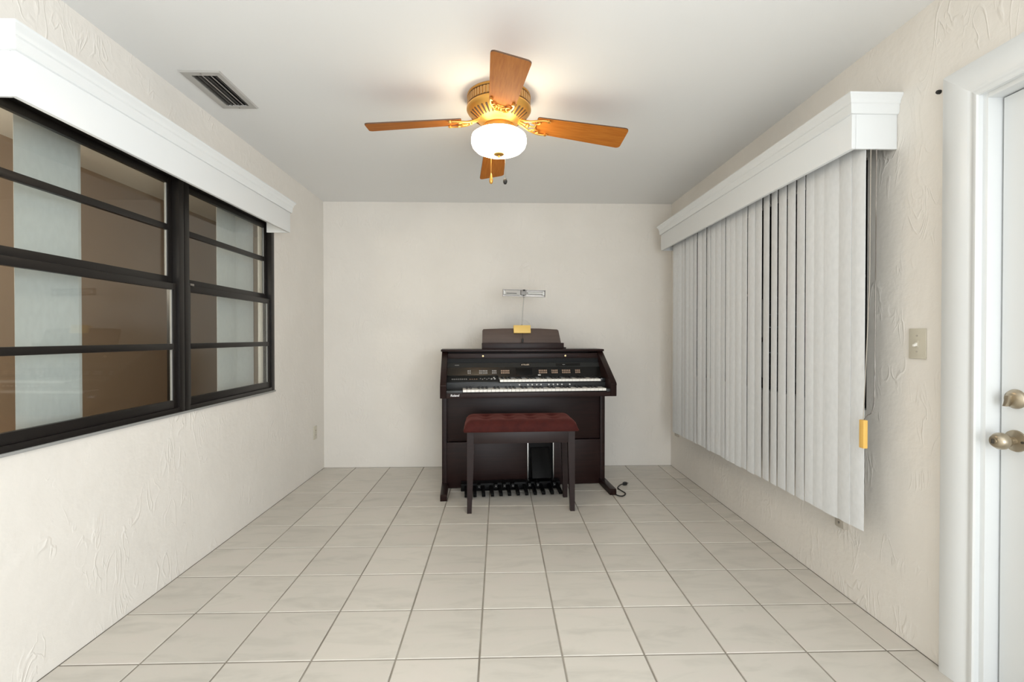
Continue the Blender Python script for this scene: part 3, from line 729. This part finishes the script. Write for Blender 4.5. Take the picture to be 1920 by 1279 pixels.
box('end_cheek', (1.243, 0.135, 0.850), (OW-CH, 0.262, 0.880), 'black_panel', org, 0.003)
# lower case
box('upper_knee_panel', (0.040, 0.305, 0.370), (OW-0.041, 0.325, 0.756), 'organ_wood', org, 0.002)
box('lower_knee_panel', (0.040, 0.284, 0.004), (0.680, 0.325, 0.366), 'organ_wood', org, 0.004)
box('lower_knee_panel', (0.900, 0.284, 0.004), (OW-0.041, 0.325, 0.366), 'organ_wood', org, 0.004)
box('pedal_recess', (0.680, 0.33, 0.004), (0.900, 0.35, 0.370), 'black_plastic', org)
for x in (0.686, 0.894): box('chrome_strip', (x-0.0035, 0.276, 0.010), (x+0.0035, 0.292, 0.362), 'chrome', org, 0.001)
prism('expression_pedal', [(0.205, 0.085), (0.215, 0.075), (0.325, 0.250), (0.325, 0.300), (0.312, 0.300)], 'x', 0.712, 0.868, 'black_plastic', org, 0.004, 35)
# pedalboard
pbd = box('pedalboard', (0.150, 0.200, 0.002), (0.935, 0.283, 0.060), 'black_plastic', org, 0.004)
bm = bmesh.new(); bm_prism(bm, [(0.046, 0.008), (0.042, 0.014), (0.042, 0.027), (0.050, 0.035), (0.210, 0.046), (0.210, 0.022)], 'x', -0.0125, 0.0125, 0.003); pn = mesh_of(bm, 'natural_pedal', 'black_plastic', 35)
bm = bmesh.new(); bm_prism(bm, [(0.125, 0.040), (0.118, 0.050), (0.122, 0.074), (0.134, 0.080), (0.210, 0.076), (0.210, 0.045)], 'x', -0.0125, 0.0125, 0.003); psm = mesh_of(bm, 'sharp_pedal', 'black_plastic', 35)
bm = bmesh.new(); bm_lathe(bm, [(0.001, 0.0), (0.003, 0.0), (0.003, 0.004)], 10, (0, 0, 0), 'y'); scm = mesh_of(bm, 'pedal_screw', 'steel')
for i in range(12):
    x = 0.190 + i*0.0650
    link('natural_pedal', pn, pbd, (x, 0, 0))
    if i % 7 in (0, 1, 3, 4, 5) and i < 11:
        link('sharp_pedal', psm, pbd, (x+0.0325, 0, 0)); link('pedal_screw', scm, pbd, (x+0.0325, 0.1165, 0.060))
# music rest
rest = [(0.326, 1.101), (0.330, 1.262), (0.338, 1.274), (0.50, 1.280), (0.66, 1.282), (0.82, 1.280), (0.966, 1.272), (0.976, 1.262), (1.000, 1.101)]
mr = empty('music_rest', (0, 0, 0)); mr.parent = org
bpy.data.objects.remove(mr)
bm = bmesh.new(); bm_prism(bm, [(x, z-1.101) for x, z in rest], 'y', 0, 0.014, 0.002)
mr = obj('music_rest', bm, 'rest_wood', org, 35)
mr.matrix_local = Matrix.Translation((0, 0.430, 1.101)) @ Matrix.Rotation(math.radians(-16), 4, 'X')
lg = box('rest_ledge', (0.322, 0.395, 1.100), (1.006, 0.430, 1.152), 'organ_wood', org, 0.004)
box('rest_hinge', (1.000, 0.400, 1.100), (1.026, 0.440, 1.116), 'organ_wood', org, 0.004)
# mains lead trailing on the floor
cord = tube('power_cord', spline([(1.300, 0.40, 0.010), (1.335, 0.20, 0.006), (1.315, 0.02, 0.006), (1.350, -0.040, 0.005), (1.400, 0.010, 0.005), (1.394, 0.074, 0.005), (1.384, 0.140, 0.006), (1.415, 0.190, 0.010), (1.448, 0.212, 0.014)], 8), 0.0042, 'rubber_black', org, 8)
pl = prism('plug', [(-0.012, -0.010), (0.016, -0.014), (0.022, -0.006), (0.022, 0.006), (0.016, 0.014), (-0.012, 0.010), (-0.022, 0)], 'z', 0, 0.022, 'rubber_black', cord, 0.003, 40)
pl.location = (1.468, 0.222, 0.002); pl.rotation_euler = (0, 0, 0.5)
for s in (-1, 1): box('prong', (0.022, s*0.006-0.0008, 0.008), (0.038, s*0.006+0.0008, 0.015), 'steel', cord).matrix_local = Matrix.Translation(pl.location) @ Matrix.Rotation(0.5, 4, 'Z')

# ------------------------------------------------------------------ music lamp clipped on the rest
def oloc(x, y, z): return Matrix.Translation((-0.435, 3.385, 0)) @ Matrix.Rotation(PHI, 4, 'Z') @ Vector((x, y, z))
lampb = oloc(0.662, 0.455, 1.283)
lm = empty('music_lamp', lampb, PHI); tag(lm, 'slim chrome reading lamp on a thin stem clipped to the music rest', 'lamp')
ta = math.radians(-16)
ct = bmesh.new(); bm_box(ct, (-0.072, -0.022, -0.056), (0.072, -0.0005, 0.012), 0.003); bm_box(ct, (-0.070, -0.0005, 0.003), (0.070, 0.022, 0.012), 0.002)
cl = obj('clip_block', ct, 'yellow_brass', lm, 40); cl.matrix_local = Matrix.Translation((0, 0.022, 0.0)) @ Matrix.Rotation(ta, 4, 'X'); cl['label'] = 'yellow brass clip'
lathe('stem_socket', [(0.007, 0.008), (0.008, 0.012), (0.006, 0.022), (0.003, 0.026)], 'steel', lm, 16, (0, 0.012, 0))
tube('stem', spline([(0, 0.012, 0.015), (0.004, 0.006, 0.10), (0.009, -0.010, 0.20), (0.011, -0.030, 0.268)], 6), 0.0045, 'vent_grey', lm, 8)
hd = empty('lamp_head', (0, 0, 0)); bpy.data.objects.remove(hd)
sh = [(0.016, -0.029), (-0.014, -0.029), (-0.014, 0.029), (0.016, 0.029), (0.016, 0.0262), (-0.0112, 0.0262), (-0.0112, -0.0262), (0.016, -0.0262)]
bm = bmesh.new(); bm_prism(bm, [(-y, z) for y, z in sh], 'x', -0.177, 0.177)   # channel-shaped shade, open to the front
hd = obj('lamp_shade', bm, 'steel', lm)
hd.matrix_local = Matrix.Translation((0.011, -0.030, 0.282)) @ Matrix.Rotation(0.02, 4, 'Y')
for s_ in (-1, 1):
    box('shade_end', (s_*0.177-0.0015, -0.016, -0.029), (s_*0.177+0.0015, 0.014, 0.029), 'steel', hd, 0.001)
    box('tube_socket', (s_*0.164-0.008, -0.012, -0.014), (s_*0.164+0.008, 0.010, 0.016), 'white_button', hd, 0.002)
tube('lamp_tube', [(0.030, -0.004, 0.002), (0.158, -0.004, 0.002)], 0.0105, 'lamp_tube', hd, 12)
cv = box('tube_cover', (-0.156, -0.012, -0.018), (-0.034, 0.008, 0.022), 'vent_grey', hd, 0.002)
box('cover_slot', (-0.148, -0.0128, -0.008), (-0.062, -0.0115, -0.001), 'vent_dark', cv)
box('centre_bracket', (-0.026, -0.017, -0.016), (0.020, 0.010, 0.024), 'grey_button', hd, 0.003)
box('bracket_clip', (-0.010, -0.018, 0.016), (0.008, 0.0, 0.030), 'rubber_black', hd, 0.002)
lathe('swivel', [(0.001, 0.030), (0.006, 0.030), (0.008, 0.036), (0.005, 0.046), (0.003, 0.05)], 'steel', hd, 16, (0, -0.004, -0.066))
cdl = tube('lamp_cord', spline([(0.002, -0.006, -0.050), (0.002, -0.016, -0.080), (0.000, -0.028, -0.125)], 6), 0.0016, 'rubber_black', lm, 6)
box('cord_switch', (-0.007, -0.034, -0.128), (0.007, -0.022, -0.094), 'rubber_black', lm, 0.004)

# ------------------------------------------------------------------ organ bench
BR = math.radians(2.4)
bench = empty('organ_bench', (-0.222, 3.147, 0), BR); tag(bench, 'dark wood organ bench with tufted red velvet cushion', 'bench')
BW, BD = 0.740, 0.305
def leg(x, y, sx, sy):
    """tapered square leg; outer faces plumb, inner faces taper"""
    t0, t1 = 0.046, 0.030
    bm = bmesh.new()
    def ring(z, t):
        xa, xb = (x, x+t) if sx > 0 else (x-t, x); ya, yb = (y, y+t) if sy > 0 else (y-t, y)
        return [bm.verts.new(p) for p in ((xa, ya, z), (xb, ya, z), (xb, yb, z), (xa, yb, z))]
    rs = [ring(0, t1), ring(0.005, t1+0.001), ring(0.40, t0), ring(0.556, t0)]
    fs = []
    for a, b in zip(rs, rs[1:]):
        for i in range(4): fs.append(bm.faces.new([a[i], a[(i+1) % 4], b[(i+1) % 4], b[i]]))
    fs += [bm.faces.new(rs[0]), bm.faces.new(rs[-1])]
    bmesh.ops.recalc_face_normals(bm, faces=fs)
    obj('leg', bm, 'bench_wood', bench)
for x, sx in ((0, 1), (BW, -1)):
    for y, sy in ((0, 1), (BD, -1)): leg(x, y, sx, sy)
box('apron', (0.044, 0.004, 0.474), (BW-0.044, 0.022, 0.556), 'bench_wood', bench, 0.002)
box('apron', (0.044, BD-0.022, 0.474), (BW-0.044, BD-0.004, 0.556), 'bench_wood', bench, 0.002)
for x in (0.004, BW-0.022): box('apron', (x, 0.044, 0.474), (x+0.018, BD-0.044, 0.556), 'bench_wood', bench, 0.002)
# cushion with tufts
bm = bmesh.new(); nx, ny = 60, 28; ov = 0.024
btn = [(0.13, 0.10), (0.29, 0.10), (0.45, 0.10), (0.61, 0.10), (0.13, 0.215), (0.29, 0.215), (0.45, 0.215), (0.61, 0.215)]
grid = []
for j in range(ny+1):
    row = []
    for i in range(nx+1):
        u, v = i/nx, j/ny; x = -ov + (BW+2*ov)*u; y = -ov + (BD+2*ov)*v
        d = min(u*(BW+2*ov), (1-u)*(BW+2*ov)); e = min(v*(BD+2*ov), (1-v)*(BD+2*ov))
        def rnd(d): return 1 - max(0.0, 1 - d/0.070)**2.6
        h = 0.556 + 0.010 + 0.070*(rnd(d)*rnd(e))**0.6
        for bx_, by_ in btn:
            q = math.hypot((x-bx_)/0.040, (y-by_)/0.036); h -= 0.017*math.exp(-q*q)
        # creases between neighbouring buttons
        h -= 0.004*math.exp(-((y-0.1575)/0.02)**2)*(rnd(d))
        row.append(bm.verts.new((x, y, h)))
    grid.append(row)
for j in range(ny):
    for i in range(nx): bm.faces.new([grid[j][i], grid[j][i+1], grid[j+1][i+1], grid[j+1][i]])
border = [grid[0][i] for i in range(nx+1)] + [grid[j][nx] for j in range(1, ny+1)] + [grid[ny][i] for i in range(nx-1, -1, -1)] + [grid[j][0] for j in range(ny-1, 0, -1)]
low = [bm.verts.new((v.co.x + (0.006 if v.co.x < BW/2 else -0.006), v.co.y + (0.006 if v.co.y < BD/2 else -0.006), 0.5555)) for v in border]
for i in range(len(border)):
    k = (i+1) % len(border); bm.faces.new([border[k], border[i], low[i], low[k]])
bm.faces.new(low)
bmesh.ops.recalc_face_normals(bm, faces=bm.faces[:])
cu = obj('cushion', bm, 'red_velvet', bench, 70)
bm = bmesh.new(); bm_lathe(bm, [(0.008, -0.004), (0.010, 0.0), (0.008, 0.004), (0.001, 0.006)], 14); bme = mesh_of(bm, 'tuft_button', 'red_velvet', 60)
for bx_, by_ in btn: link('tuft_button', bme, cu, (bx_, by_, 0.6195))
